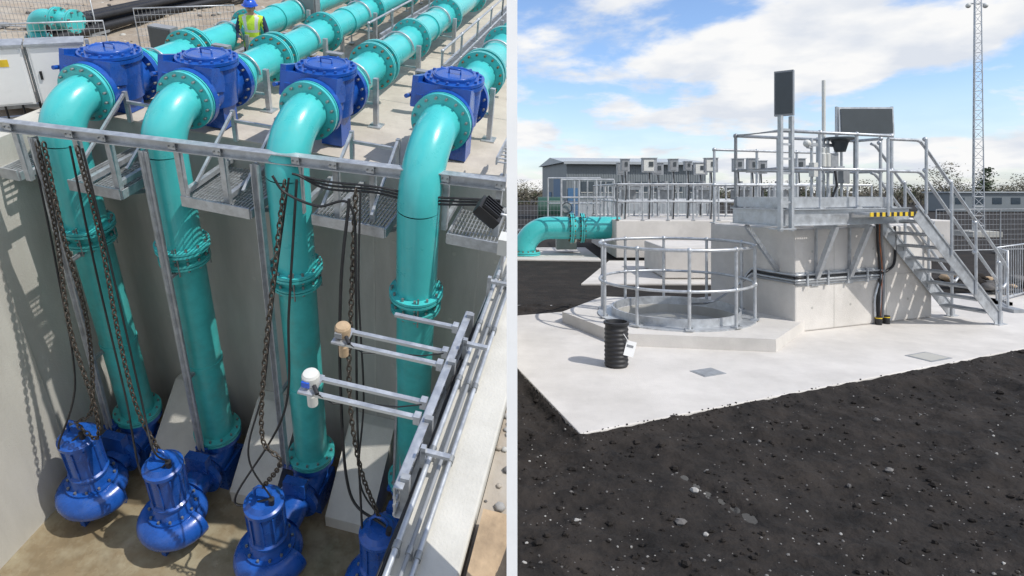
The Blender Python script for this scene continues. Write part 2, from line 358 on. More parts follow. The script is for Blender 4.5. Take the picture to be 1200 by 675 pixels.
for x in (-3.3,-2.55,-2.15,-1.3,-.75,.2,.65,1.1,2.0,2.65):
    o.beam(rp(x,.29,.03),rp(x,-.42,.03),.07,.07,GALV)
    if x not in (1.1,): o.beam(rp(x,-.33,.03),rp(x,-.33,1.15),.06,.07,GALV)
    o.box(rp(x,.35,-.03)-Vector((0,.03,0)),(.10,.012,.09),GALV)
    for dx in(-.03,.03): o.cyl(rp(x+dx,.35,-.08),rp(x+dx,.35,-.06),.012,BOLT,seg=6)
o.finish()
for (a,b) in (((-3.0,.25),(-3.42,-1.15,-5.2)),((-1.65,.25),(-1.76,-1.12,-5.2)),((-.28,.25),(-.30,-1.05,-5.2)),((1.52,.25),(1.5,-1.0,-5.2)),((1.62,.25),(1.6,-1.0,-5.2))):
    o=B('pump_guide_rail',PIT); p=rp(a[0],a[1],-.06); q=Vector(b)
    w=.035 if a[0]>1 else .08
    o.beam(p,q,w,.03,GALV)
    if w>.05:
        o.beam(p+Vector((-.04,-.03,0)),q+Vector((-.04,-.03,0)),.012,.06,GALV); o.beam(p+Vector((.04,-.03,0)),q+Vector((.04,-.03,0)),.012,.06,GALV)
    o.box((q.x,q.y+.05,q.z),(.2,.16,.08),BLUE)
    for z in (-1.7,-3.6):
        t=(z-p.z)/(q.z-p.z); c=p.lerp(q,t); o.beam(c,c+Vector((0,.35,0)),.05,.05,GALVD)
    o.finish()
for (xa,xb,yb) in ((-3.82,-3.58,-1.2),(-2.82,-2.12,-1.18),(-1.32,-.42,-1.05),(.38,1.30,-.9),(2.1,2.85,-.75)):
    o=B('walkway_grating',PIT); z=-.42
    n=int((xb-xa)/.045)
    for k in range(n+1): o.box2((xa+k*(xb-xa)/n-.004,yb,z-.03),(xa+k*(xb-xa)/n+.004,-.03,z),GALV)
    m_=int((-.03-yb)/.1)
    for k in range(m_+1): o.box((( xa+xb)/2,yb+k*.1,z-.012),(xb-xa,.006,.012),GALV)
    o.box2((xa-.02,yb-.025,z-.10),(xb+.02,yb-.003,z+.05),GALV)
    o.box2((xa-.035,yb,z-.10),(xa-.015,0,z+.02),GALV); o.box2((xb+.015,yb,z-.10),(xb+.035,0,z+.02),GALV)
    for x in (xa+.05,xb-.05): o.beam((x,-.02,z-.5),(x,yb+.15,z-.1),.05,.05,GALVD)
    o.finish(clip=True)
def rail(name,pts,h=1.1,fr=PIT,r=.021,mid=True,posts=None,z=None,m=GALV,sp=1.2,clip=False,toe=False,ball=True):
    o=B(name,fr); P=[Vector(p) for p in pts]
    o.tube([p+Vector((0,0,h)) for p in P],r,m,8)
    if mid: o.tube([p+Vector((0,0,h*.52)) for p in P],r,m,8)
    for a,b in zip(P,P[1:]):
        n=max(1,round((b-a).length/sp))
        for k in range(n+1):
            c=a.lerp(b,k/n); o.cyl(c,c+Vector((0,0,h)),r,m,seg=8); o.box(c+Vector((0,0,.01)),(.11,.11,.02),m)
            if ball:
                for hh_ in (h,h*.52): o.sphere(c+Vector((0,0,hh_)),r*1.6,m,seg=8,rg=6)
        if toe: o.beam(a+Vector((0,0,.09)),b+Vector((0,0,.09)),.008,.15,m)
    return o.finish(clip=clip)
for x in (-2.47,-.85,.85):
    o=B('pipe_crossing_step',PIT)
    for sx in (-.32,.32):
        o.beam((x+sx,-.05,.0),(x+sx,-.05,.45),.05,.05,GALV); o.beam((x+sx,-.95,-.2),(x+sx,-.05,.43),.035,.035,GALV)
    o.beam((x-.32,-.05,.30),(x+.32,-.05,.30),.04,.04,GALV)
    o.finish()
rail('walkway_handrail',[(2.55,0.3,0),(2.55,4,0),(2.55,9,0)],1.0,clip=True)
rail('walkway_handrail',[(.95,2.6,0),(.95,7.5,0),(.95,12,0)],.9,clip=True)
rail('walkway_handrail',[(-.75,3.6,0),(-.75,12,0)],.9,clip=True)
rail('walkway_handrail',[(-2.45,6.6,-.45),(-2.45,13,-.45)],1.1,clip=True)
for x,ya,yb in ((1.15,3.2,9),(-.55,4.5,11)):
    o=B('raised_walkway',PIT)
    for k in range(int((yb-ya)/.08)): o.box((x-.12,ya+k*.08,.45),(.42,.03,.03),GALVD)
    for sx in (-.34,.10): o.box2((x+sx-.02,ya,.32),(x+sx+.02,yb,.48),GALV)
    for k in range(6):
        y=ya+.1+k*(yb-ya-.2)/5
        for sx in (-.34,.10): o.box((x+sx,y,.16),(.06,.06,.32),GALV)
    for k in range(3): o.box((x-.12,ya-.15-k*.2,.36-k*.13),(.44,.2,.03),GALV)
    o.finish(clip=True)
o=B('cable_tray',PIT)
for k in range(60): o.box((2.72,-.35+k*.11,.52),(.34,.03,.012),GALV)
o.box2((2.54,-.4,.5),(2.56,6.2,.60),GALV); o.box2((2.88,-.4,.5),(2.90,6.2,.60),GALV)
for y in (0.1,1.2,2.4,3.6): o.box((2.72,y,.25),(.06,.06,.5),GALV)
o.finish(clip=True)
o=B('junction_box',PIT); o.box((-3.0,5.6,.75),(.5,.2,.8),GALVD); o.box((-3.0,5.48,.75),(.44,.02,.74),MGREY); o.cyl((-3.0,5.6,-.5),(-3.0,5.6,.4),.04,GALV); o.finish()
o=B('junction_box',PIT); o.box((-4.2,2.6,.3),(.45,.2,.55),MGREY); o.box((-4.2,2.49,.3),(.4,.02,.5),DGREY); o.cyl((-4.3,2.6,-.5),(-4.3,2.6,.1),.03,GALV); o.cyl((-4.1,2.6,-.5),(-4.1,2.6,.1),.03,GALV); o.finish()
for k,(x,y) in enumerate(((-2.45,1.7),(-.75,2.2),(.85,2.0))):
    o=B('local_control_station',PIT)
    o.box((x,y,.28),(.1,.1,.56),GALV); o.box((x,y,.64),(.28,.12,.16),GALVD); o.box((x,y-.07,.64),(.2,.015,.1),DGREY)
    o.finish()
CF=PIT@Matrix.Translation((-4.4,.1,0))@Matrix.Rotation(math.radians(-48),4,'Z')
o=B('control_cabinet',CF)
for k,y in enumerate((-.36,.36)):
    o.box((.04,y,.42),(.18,.66,.84),WHITE); o.box((.136,y,.42),(.012,.60,.78),WHITE)
    o.box((.15,y-.24,.42),(.02,.03,.12),BLACK); o.box((.145,y+.1,.62),(.004,.10,.10),YEL)
    o.box((-.0,y,.86),(.34,.70,.03),GALV)
for y in (-.74,.0,.74):
    o.box((-.08,y,.15),(.05,.05,1.4),GALV)
for z in (-.08,-.25): o.box((-.05,.0,z),(.05,1.5,.05),GALV)
for k in range(7): o.tube([(.06,-.6+k*.2,.0),(.06,-.6+k*.2,-.2),(.12,-.6+k*.2,-.5)],.014,BLACK,6)
o.finish()
def mesh_panel(name,a,b,h,fr,n=26,m=GALV,r=.005,wr=.018,nz=7,clip=False):
    o=B(name,fr); a=Vector(a);b=Vector(b); U=Vector((0,0,h))
    o.tube([a,a+U,b+U,b],wr,m,6)
    o.tube([a+U*.06,b+U*.06],wr,m,6)
    for k in range(1,n): c=a.lerp(b,k/n); o.cyl(c+U*.06,c+U,r,m,seg=4,caps=False)
    for k in range(1,nz): c=U*(.06+.94*k/nz); o.cyl(a+c,b+c,r,m,seg=4,caps=False)
    for c in (a,b): o.box(c+Vector((0,0,.03)),(.2,.5,.06),GALVD)
    return o.finish(clip=clip)
mesh_panel('mesh_barrier',(-6.9,1.2,-.5),(-5.4,2.6,-.5),1.0,PIT)
mesh_panel('mesh_barrier',(-5.6,3.6,-.5),(-4.3,4.9,-.5),1.0,PIT)
mesh_panel('mesh_barrier',(-9.4,4.0,-.5),(-7.5,4.6,-.5),1.0,PIT)
for k,(dx,dz) in enumerate(((0,0),(.24,0),(.48,0),(.12,.2),(.36,.2))):
    o=B('black_duct',PIT); o.tube(catm([(-8.0+dx,3.6,-.36+dz),(-7.9+dx,5.6,-.38+dz),(-7.7+dx,7.4,-.38+dz),(-7.2+dx,10.2,-.36+dz)],6),.09,BLACK,12); o.finish()
o=B('branch_pipe',PIT@Matrix.Translation((-.9,2.1,0)))
o.tube([(-6.3,.8,-.5),(-6.3,.8,.0)]+arc((-6.0,.8,0),(-1,0,0),(0,0,1),.3,0,math.pi/2,8)+[(-5.4,.8,.3)],.15,TEAL,20)
o.flange((-6.3,.8,-.15),(0,0,1),.22,.03,TEAL,8); o.flange((-5.75,.8,.3),(1,0,0),.22,.03,TEAL,8); o.flange((-5.4,.8,.3),(1,0,0),.22,.03,TEAL,8); o.finish()
o=B('timber_pile',PIT)
for k in range(5): o.beam((-6.2+k*.16,2.0,-.38),(-5.6+k*.16,3.3,-.38),.13,.12,WOOD)
for k in range(3): o.beam((-6.1+k*.16,2.1,-.25),(-5.5+k*.16,3.4,-.25),.13,.12,WOOD)
o.finish()
# right kerb services
o=B('perforated_cable_tray',PIT)
x=2.82; y0,y1=-4.55,-2.75; zt,zb=.12,-.14
n=24
for k in range(n+1):
    y=y0+(y1-y0)*k/n; o.box((x,y,(zt+zb)/2),(.010,.030,zt-zb),GALV)
for z in (zt,zb,.04,-.05): o.box((x,(y0+y1)/2,z),(.014,y1-y0+.04,.028),GALV)
o.box((x+.03,(y0+y1)/2,zt+.02),(.06,y1-y0+.04,.012),GALV); o.box((x+.03,(y0+y1)/2,zb-.02),(.06,y1-y0+.04,.012),GALV)
for y in (-4.5,-4.0,-3.4,-2.8): o.box((x+.055,y,-.02),(.06,.04,.4),GALVD)
o.finish()
def sensor_arm(y,xe,pair=.16,head=None):
    o=B('level_sensor_arm' if head else 'bracket_arm',PIT)
    for dy in ((0,pair) if pair else (0,)):
        o.beam((2.79,y+dy,.12),(xe,y+dy,.12),.03,.026,WHT2 if head else GALV); o.box2((xe,y+dy-.018,.134),(2.79,y+dy+.018,.138),GALV)
        o.box((2.78,y+dy,.12),(.05,.06,.08),GALV)
    if head:
        cx=xe+.05; cy=y+pair/2
        o.box((cx,cy,.13),(.12,pair+.06,.02),GALV)
        o.lathe((cx,cy,-.08),(0,0,1),[(0,0),(0,.04),(.1,.04),(.12,.03),(.22,.03),(.23,.062),(.26,.066),(.31,.066),(.33,.055),(.34,0)],WHT2 if head==1 else WOOD,18)
        o.cyl((cx+.05,cy-.05,.18),(cx+.10,cy-.10,.16),.016,BLACK)
        o.box((cx-.01,cy-.066,.19),(.06,.02,.05),(HATB if head==1 else MGREY))
        o.tube([(cx+.10,cy-.10,.16),(cx+.2,cy-.06,.05),(cx+.45,cy,.06),(2.6,cy,.1),(2.78,cy+.02,.16)],.006,BLACK,5)
    o.finish()
sensor_arm(-2.95,2.22,0); sensor_arm(-3.42,1.86,.15,2); sensor_arm(-3.98,1.86,.15,1)
for j,(x,z,r) in enumerate(((2.965,.10,.020),(3.045,.08,.014),(3.10,.05,.018))):
    o=B('service_conduit',PIT); o.tube([(x,-5.6,z),(x,-3.4,z),(x,-1.6,z),(x,.2,z)],r,GALV if j!=1 else MGREY,10)
    for y in (-4.9,-4.2,-3.5,-2.8,-2.1): o.box((x,y,z/2),(.035,.03,z),GALVD); o.cyl((x,y-.025,z),(x,y+.025,z),r+.007,BOLT,seg=10)
    o.finish(clip=True)
o=B('pipe_bracket_post',PIT)
for y in (-4.3,-3.2,-2.3): 
    o.box((2.93,y,.12),(.035,.035,.26),GALV); o.box((3.02,y,.20),(.2,.035,.03),GALV)
o.finish(clip=True)
for j in range(3): cable([(2.9+j*.02,-5.2,.03),(2.92,-4.2,.02+j*.01),(2.90+j*.02,-3.3,.03),(2.93,-2.4,.02),(2.95,-1.2,.03)],.009,BLACK,clip=True)
o=B('junction_box',PIT); o.box((2.98,-1.95,.42),(.10,.16,.18),WHT2); o.cyl((2.98,-1.95,0),(2.98,-1.95,.34),.02,GALV); o.box((2.98,-1.55,.46),(.12,.14,.14),MGREY); o.cyl((2.98,-1.55,0),(2.98,-1.55,.4),.02,YEL); o.finish(clip=True)
o=B('floodlight',PIT)
Rf=Matrix.Rotation(math.radians(35),3,'Y')
o.box((2.66,-1.2,.30),(.30,.26,.12),BLACK,Rf); o.box((2.62,-1.2,.24),(.25,.21,.03),GLASS,Rf)
for k in range(5): o.box((2.70,-1.3+k*.05,.37),(.22,.012,.06),BLACK,Rf)
o.tube([(2.8,-1.2,.3),(2.93,-1.2,.3),(2.93,-1.2,0)],.02,GALV); o.finish()
o=B('timber_block',PIT); o.box2((3.41,-5.6,-.35),(3.9,-4.50,.05),WOOD); o.finish(clip=True,bevel=.0)
o=B('concrete_rubble',PIT)
for k in range(110):
    r=.012+random.random()**2*.035
    o.sphere((3.39+random.random()*.25,-4.4+random.random()*3.4,-.12+r*.4),r,random.choice([STONE,CONC,DIRT,STONEL]),(1,random.uniform(.6,1),.6),6,4)
o.finish(clip=True)
# ---------------------------------------------------------------- worker
def worker():
    e=empty('worker',PIT@Matrix.Translation((-2.80,3.15,-.56))@Matrix.Rotation(math.radians(20),4,'Z')@Matrix.Scale(.95,4))
    V={};E=[]
    def v(n,p,r): V[n]=(Vector(p),r)
    v('pel',(0,0,.95),.15); v('sp1',(0,-.01,1.1),.145); v('sp2',(0,-.02,1.27),.165); v('ch',(0,-.01,1.40),.16); v('nk',(0,0,1.50),.065); v('hd0',(0,-.015,1.58),.06)
    E+=[('pel','sp1'),('sp1','sp2'),('sp2','ch'),('ch','nk'),('nk','hd0')]
    for s,t in ((1,'r'),(-1,'l')):
        v('sh'+t,(.19*s,0,1.42),.075); v('el'+t,(.27*s,-.04,1.16),.052); v('wr'+t,(.19*s,-.27,1.08),.034); v('pm'+t,(.17*s,-.34,1.08),.036)
        E+=[('ch','sh'+t),('sh'+t,'el'+t),('el'+t,'wr'+t),('wr'+t,'pm'+t)]
        v('hp'+t,(.10*s,0,.90),.105); v('kn'+t,(.12*s,-.03,.5),.068); v('an'+t,(.13*s,.02,.10),.05); v('to'+t,(.14*s,-.16,.05),.045)
        E+=[('pel','hp'+t),('hp'+t,'kn'+t),('kn'+t,'an'+t),('an'+t,'to'+t)]
    names=list(V); me=bpy.data.meshes.new('body'); me.from_pydata([V[n][0] for n in names],[(names.index(a),names.index(b)) for a,b in E],[])
    ob=bpy.data.objects.new('body',me); COL.objects.link(ob)
    ob.modifiers.new('s','SKIN'); 
    for i,n in enumerate(names): me.skin_vertices[0].data[i].radius=(V[n][1],V[n][1]*(.72 if n in('pel','sp1','sp2','ch') else 1)); me.skin_vertices[0].data[i].use_root=(i==0)
    sb=ob.modifiers.new('u','SUBSURF'); sb.levels=2; sb.render_levels=2
    dg=bpy.context.evaluated_depsgraph_get(); m2=bpy.data.meshes.new_from_object(ob.evaluated_get(dg))
    bpy.data.objects.remove(ob)
    for m in (HIVIS,SILV,NAVY,SKIN,BLACK): m2.materials.append(m)
    for p in m2.polygons:
        p.use_smooth=True; c=p.center; arm=abs(c.x)>.21 or c.y<-.16
        if c.z>1.50: k=3
        elif c.z>.90:
            k=2 if arm else 0
            if not arm and (1.02<c.z<1.07 or 1.18<c.z<1.23 or (.08<abs(c.x)<.12 and c.z>1.2)): k=1
            if arm and c.y<-.27: k=3
        elif c.z>.12: k=2
        else: k=4
        p.material_index=k
    b=bpy.data.objects.new('body',m2); COL.objects.link(b); b.parent=e
    h=B('hands')
    for s in (1,-1):
        for k in range(4):
            x0=.17*s+(k-1.5)*.018; h.tube([(x0,-.36,1.085),(x0,-.40+.005*abs(k-1.5),1.08),(x0,-.415,1.055)],[.010,.009,.007],SKIN,6)
        h.tube([(.17*s-.03*s,-.33,1.085),(.17*s-.055*s,-.36,1.09),(.17*s-.05*s,-.385,1.085)],[.012,.010,.008],SKIN,6)
    ho=h.finish(); ho.parent=e
    h=B('head'); h.sphere((0,-.02,1.64),.105,SKIN,(.78,.95,1.15)); h.sphere((0,-.125,1.625),.02,SKIN,(.7,1,1.3),8,6)
    for s in (1,-1):
        h.sphere((.082*s,-.01,1.63),.028,SKIN,(.4,.8,1.2),8,6); h.sphere((.032*s,-.108,1.655),.012,WHT2,seg=8,rg=6); h.sphere((.032*s,-.118,1.655),.006,BLACK,seg=6,rg=5)
    h.box((0,-.116,1.585),(.045,.008,.008),RED); h.sphere((0,.005,1.66),.10,NAVY,(.82,.95,1.0),12,8)
    x=h.finish(); x.parent=e
    h=B('hard_hat'); h.sphere((0,-.01,1.68),.135,HATB,(.88,1.05,.95),20,8,zmin=.0)
    h.cyl((0,-.02,1.672),(0,-.02,1.684),.145,HATB,seg=24); h.box((0,-.15,1.675),(.15,.07,.01),HATB); h.box((0,-.01,1.80),(.03,.2,.03),HATB)
    x=h.finish(); x.parent=e
worker()
# =================================================================== WHITE BORDER STRIP BETWEEN THE TWO VIEWS, BUILT AS A POST
o=B('white_border_strip'); o.box2((-.0275,3.15,-3),(.0275,3.45,3.4),WHITE); o.box2((-.04,3.14,3.4),(.04,3.46,3.42),WHITE); o.finish()
# =================================================================== RIGHT SIDE
SOIL=mat('black_soil',(.020,.017,.015),.92,0,.55,5,1.0,20,dirt=(.040,.033,.028),dscale=1.6,dth=(.46,.72),rvar=.08,spec=.25)
def front_line(x): return 5.34+(x-.593)*.464 if x>.593 else 5.34+(.593-x)*3.75
PU=[(1.28,4.86),(1.33,4.73),(1.38,4.60),(1.43,4.48),(1.49,4.37),(1.55,4.27),(1.60,4.16)]
def sh(x,y):
    z=-.065+.05*noise.noise(Vector((x*.6,y*.6,1)))+.05*noise.noise(Vector((x*2.2,y*2.2,5)))+.030*noise.noise(Vector((x*6,y*6,9)))+.022*abs(noise.noise(Vector((x*13,y*13,2))))+.012*noise.noise(Vector((x*26,y*26,2)))+.007*noise.noise(Vector((x*55,y*55,2)))
    t=y-(3.9+.12*x); z-=.02*math.exp(-(t/.16)**2)
    z=max(z,-.115)
    d=front_line(x)-y
    if d<-.03: return min(z,-.012) if y<13 else z
    if d<.30:
        w=1-max(0,d)/.30; z=z*(1-w)+w*(-.012+.020*noise.noise(Vector((x*5,y*5,4)))+.010*noise.noise(Vector((x*17,y*17,4))))
    b=math.exp(-(((x-1.42)/.42)**2+((y-4.5)/.6)**2)); z+=b*max(0,-.060-z)
    g=0
    for a,c in PU: g=max(g,math.exp(-(((x-a)/.06)**2+((y-c)/.10)**2)))
    return z*(1-g)+g*(-.112+.35*(z+.06))
o=B('soil_ground')
nx,ny=260,340
grid=[]
xs=[0.0+ (i/nx)**1.2*9.0 for i in range(nx+1)]
ys=[2.2+(j/ny)**1.35*9.5 for j in range(ny+1)]
for y in ys: grid.append([o.bm.verts.new((x,y,sh(x,y))) for x in xs])
for j in range(ny):
    for i in range(nx): o.face([grid[j][i],grid[j][i+1],grid[j+1][i+1],grid[j+1][i]],SOIL,True)
Z=-.055
def q(x0,y0,x1,y1,n=1): o.poly([(x0,y0,Z),(x1,y0,Z),(x1,y1,Z),(x0,y1,Z)],SOIL)
q(0,-30,200,2.2); q(9.0,2.2,200,11.7); q(0,11.7,200,24); q(-400,24,900,1500); q(200,-30,900,24)
o.poly([(0,-30,Z),(0,24,Z),(0,24,-3),(0,-30,-3)],SOIL)
o.finish()
o=B('scattered_stones')
for k in range(4000):
    u=random.random(); y=2.6+u**1.6*9.5; x=.04+random.random()*y*.86
    yl=front_line(x); edge=(k%9==0 and x>.62)
    if edge: y=yl-abs(random.gauss(0,.10))+.03*random.random()
    elif y>yl-.05: continue
    s=random.choice([.003,.003,.004,.005,.007])*(1+random.random())
    clod=random.random()<.5 and not edge
    if clod: s*=random.uniform(1.2,3.2)
    elif random.random()<.025 and not edge: s*=random.uniform(2,4)
    c=Vector((x,y,max(sh(x,y),-.0 if y>yl else -1)+s*.15)); a=random.random()*6.28
    vs=[]
    for zz,rr in ((-.5,.7),(.15,1),(.6,.55)):
        for t in range(5):
            an=a+t*1.257; vs.append(o.bm.verts.new(c+Vector((math.cos(an)*rr*s*random.uniform(.6,1.4),math.sin(an)*rr*s*random.uniform(.5,1.1),zz*s))))
    mt=SOIL if (edge or clod) else (STONEL if random.random()<.22 else STONE)
    for L_ in (0,5):
        for t in range(5): o.face([vs[L_+t],vs[L_+(t+1)%5],vs[L_+5+(t+1)%5],vs[L_+5+t]],mt)
    o.face(vs[10:],mt)
o.finish()
PUD=mat('puddle_water',(.012,.011,.011),.06,0,0,1)
o=B('puddle'); o.poly([(1.12,4.0,-.103),(1.75,4.0,-.103),(1.75,5.0,-.103),(1.12,5.0,-.103)],PUD); o.finish()
pad=[(.03,7.45),(.593,5.34),(14,11.56),(14,13.6),(8.6,12.6),(4.4,12.6),(1.53,11.04),(.03,10.43)]
o=B('concrete_pad'); o.prism(pad,-.12,0,CONCW)
o.finish(bevel=.01)
o=B('concrete_path'); o.prism([(.03,19.3),(2.8,19.0),(2.8,23.5),(.03,23.5)],-.1,-.02,CONCW); o.prism([(1.6,14.2),(9,14.2),(9,18.99),(3.0,18.99)],-.1,-.02,CONCW); o.finish()
RC=Vector((2.56,9.65,0))
o=B('chamber_plinth'); 
pl=[(-1.75,.25),(-1.1,-1.25),(.9,-1.6),(1.85,-.4),(1.55,1.35),(-.9,1.7)]
H=.17; n=48
P=[Vector((RC.x+a,RC.y+b)) for a,b in pl]
def hit(an):
    d=Vector((math.cos(an),math.sin(an))); c=Vector((RC.x,RC.y)); best=None
    for i in range(len(P)):
        a,b=P[i],P[(i+1)%len(P)]; e=b-a; den=d.x*e.y-d.y*e.x
        if abs(den)<1e-9: continue
        w=a-c; t=(w.x*e.y-w.y*e.x)/den; s_=(w.x*d.y-w.y*d.x)/den
        if t>0 and -1e-6<=s_<=1+1e-6: best=c+d*t
    return best
angs=sorted([2*math.pi*i/n for i in range(n)]+[math.atan2(p.y-RC.y,p.x-RC.x)%(2*math.pi) for p in P])
top=[];inn=[];bot=[];dep=[]
for a in angs:
    h_=hit(a) ; top.append(o.bm.verts.new((h_.x,h_.y,H))); bot.append(o.bm.verts.new((h_.x,h_.y,.001)))
    inn.append(o.bm.verts.new((RC.x+.95*math.cos(a),RC.y+.95*math.sin(a),H))); dep.append(o.bm.verts.new((RC.x+.95*math.cos(a),RC.y+.95*math.sin(a),.02)))
for i in range(len(angs)):
    j=(i+1)%len(angs)
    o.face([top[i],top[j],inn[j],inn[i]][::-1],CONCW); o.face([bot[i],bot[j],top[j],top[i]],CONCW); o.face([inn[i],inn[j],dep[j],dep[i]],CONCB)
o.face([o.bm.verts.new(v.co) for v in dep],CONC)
o.finish()
o=B('circular_guard_rail')
c=RC+Vector((0,0,H))
o.lathe(c,(0,0,1),[(0.0,.96),(.13,.96),(.13,.985),(.02,.985),(.02,1.2),(0,1.2)],GALV,56)
rr=1.17
for z,r in ((1.12,.024),(.55,.022)): o.ring(c+Vector((0,0,z)),(0,0,1),rr,r,GALV,64)
for i in range(10):
    a=2*math.pi*(i+.35)/10; p=c+Vector((rr*math.cos(a),rr*math.sin(a),0))
    o.cyl(p+Vector((0,0,.02)),p+Vector((0,0,1.12)),.024,GALV,seg=10); o.box(p+Vector((0,0,.03)),(.12,.12,.02),GALV,Matrix.Rotation(a,3,'Z'))
    for z in (1.12,.55): o.sphere(p+Vector((0,0,z)),.04,GALV,seg=8,rg=6)
    o.cyl(p+Vector((.04,0,.03)),p+Vector((.04,0,.06)),.012,BOLT,seg=6)
o.finish()
o=B('concrete_valve_chamber',DF); o.box2((.656,.372,.002),(3.69,2.25,1.55),CONCW)
o.finish(bevel=.025)
o=B('formwork_joint_lines',DF)
for x in (1.45,2.6): o.box2((x-.003,.3695,.01),(x+.003,.3715,1.53),CONC)
o.box2((.66,.3693,.772),(3.68,.3712,.778),CONC)
for x in (1.0,1.8,2.3,3.1):
    for z in (.35,1.2): o.cyl((x,.3695,z),(x,.372,z),.02,CONCB,seg=10)
o.finish()
o=B('steel_access_platform',DF); zd=1.86; DY=.95
o.box2((0,0,zd-.24),(2.6,.012,zd),GALV); o.box2((0,-.05,zd-.012),(2.6,0,zd),GALV); o.box2((0,-.05,zd-.24),(2.6,0,zd-.228),GALV)
o.box2((0,.012,zd-.24),(.012,DY,zd),GALV); o.box2((2.588,.012,zd-.24),(2.6,DY,zd),GALV); o.box2((0,DY-.012,zd-.24),(2.6,DY,zd),GALV)
o.box2((-.05,0,zd-.012),(0,DY,zd),GALV); o.box2((-.05,0,zd-.24),(0,DY,zd-.228),GALV)
for k in range(62): o.box((.03+k*.042,DY/2,zd-.02),(.006,DY-.04,.03),GALV)
for k in range(9): o.box((1.3,.05+k*.104,zd-.012),(2.56,.008,.012),GALV)
for x in (.65,1.3,1.95): o.box((x,DY/2,zd-.15),(.06,DY-.04,.16),GALVD)
o.box2((1.35,-.38,zd-.09),(2.3,-.06,zd-.06),GALV)
for k in range(9):
    x=1.25+k*.118
    o.prism([(x,-.40),(x+.06,-.40),(x+.06,-.385),(x,-.385)],zd-.11,zd-.05,YEL)
    o.prism([(x+.06,-.40),(x+.118,-.40),(x+.118,-.385),(x+.06,-.385)],zd-.11,zd-.05,BLACK)
for x in (1.05,1.75):
    o.beam((x,.362,.72),(x,.362,1.55),.07,.02,GALV); o.beam((x,.34,.80),(x-.0,.0,1.60),.07,.07,GALV); o.box((x,.36,.76),(.16,.02,.16),GALV)
    o.beam((x,.36,1.585),(x,0,1.585),.08,.05,GALV)
for y in (.7,): o.beam((.645,y,.9),(.03,y,1.60),.06,.06,GALV)
o.finish()
zp=zd
rail('platform_handrail',[(2.25,.03,zp),(.03,.03,zp),(.03,DY-.03,zp),(2.57,DY-.03,zp),(2.57,.45,zp)],1.1,DF,.024,sp=.75,toe=True)
rail('chamber_roof_handrail',[(.7,2.2,1.55),(3.6,2.2,1.55)],1.3,DF,.024,sp=.9)
o=B('steel_staircase',DF)
ya,yb=-.40,.33
N_=9
for y in (ya,yb):
    o.beam((2.2,y,zd-.06),(4.1,y,.10),.012,.22,GALV); o.beam((2.2,y,zd+.04),(4.1,y,.20),.05,.010,GALV); o.box2((4.0,y-.008,0),(4.2,y+.008,.2),GALV)
    o.box((4.12,y,.008),(.2,.12,.016),GALV)
for k in range(1,N_):
    t=k/N_; x=2.3+(4.1-2.3)*t; z=zd*(1-t)
    o.box((x,(ya+yb)/2,z),(.23,yb-ya-.03,.025),GALV); o.box((x+.11,(ya+yb)/2,z-.01),(.02,yb-ya-.03,.045),GALV)
    for g in range(5): o.box((x-.1+g*.045,(ya+yb)/2,z+.018),(.006,yb-ya-.05,.008),GALVD)
o.finish()
for y in (ya,yb):
    o=B('stair_handrail',DF)
    for h in (1.0,.54):
        pts=[(1.6 if y==ya else 2.57,y if y==ya else yb,zd+h),(2.2,y,zd+h),(2.28,y,zd+h-.02),(2.36,y,zd+h-.08),(4.1,y,.12+h-.0)]
        if y==yb: pts=pts[1:]
        if h>.9: pts+=[(4.22,y,h+.0),(4.3,y,h-.12),(4.3,y,.66),(4.22,y,.58),(4.1,y,.62)]
        o.tube(pts,.023,GALV,8)
    for t in (.0,.33,.66,1.0):
        x=2.38+(4.1-2.38)*t; z=zd*(1-t)+.04*(1-t)
        o.cyl((x,y-.02,z-.12 if t<1 else 0),(x,y-.02,z+.98),.022,GALV,seg=8)
        o.sphere((x,y,z+.98),.036,GALV,seg=8,rg=6); o.sphere((x,y,z+.52),.036,GALV,seg=8,rg=6)
    if y==ya:
        for x in (1.6,): o.cyl((x,y,zd-.1),(x,y,zd+1.0),.022,GALV,seg=8)
    o.finish()
o=B('twin_post_stand',DF)
for x in (-.10,.10):
    o.box((x,-.09,(zd-.3+3.15)/2),(.045,.06,3.15-zd+.3),GALV)
for k in range(6): o.box((0,-.09,zd+.1+k*.2),(.155,.03,.03),GALV)
o.box((0,-.03,zd-.27),(.30,.2,.02),GALV)
o.finish()
o=B('status_display_panel',DF)
Rp=Matrix.Rotation(math.radians(-60),3,'Z')
o.box((-.03,-.09,3.46),(.25,.07,.62),MGREY,Rp); o.box((-.062,-.109,3.46),(.22,.008,.57),DGREY,Rp); o.box((.11,-.02,3.62),(.10,.1,.2),WHT2); o.box((.10,.0,3.36),(.08,.1,.14),MGREY)
o.finish()
o=B('solar_panel',DF)
Rp=Matrix.Rotation(math.radians(-22),3,'Z')@Matrix.Rotation(math.radians(-4),3,'X')
cx,cy=2.45,.62
o.box((cx,cy,3.26),(.90,.04,.46),GALV,Rp); o.box((cx-.01,cy-.026,3.26),(.84,.012,.40),DGREY,Rp)
for dx in (-.42,.42): o.cyl((cx+dx,cy+.03-dx*.4,zd),(cx+dx,cy+.03-dx*.4,3.50),.026,GALV,seg=10)
o.finish()
o=B('whip_antenna',DF); o.cyl((1.78,.85,zd),(1.78,.85,3.0),.022,GALV,seg=8); o.cyl((1.78,.85,3.0),(1.78,.85,3.92),.03,WHT2,seg=10); o.finish()
o=B('sensor_stand',DF)
for x in (1.35,1.7,2.0): o.cyl((x,.7,zd),(x,.7,2.95),.022,GALV,seg=8)
o.box((1.65,.7,2.85),(.8,.05,.05),GALV); o.box((1.65,.7,2.5),(.8,.04,.04),GALV)
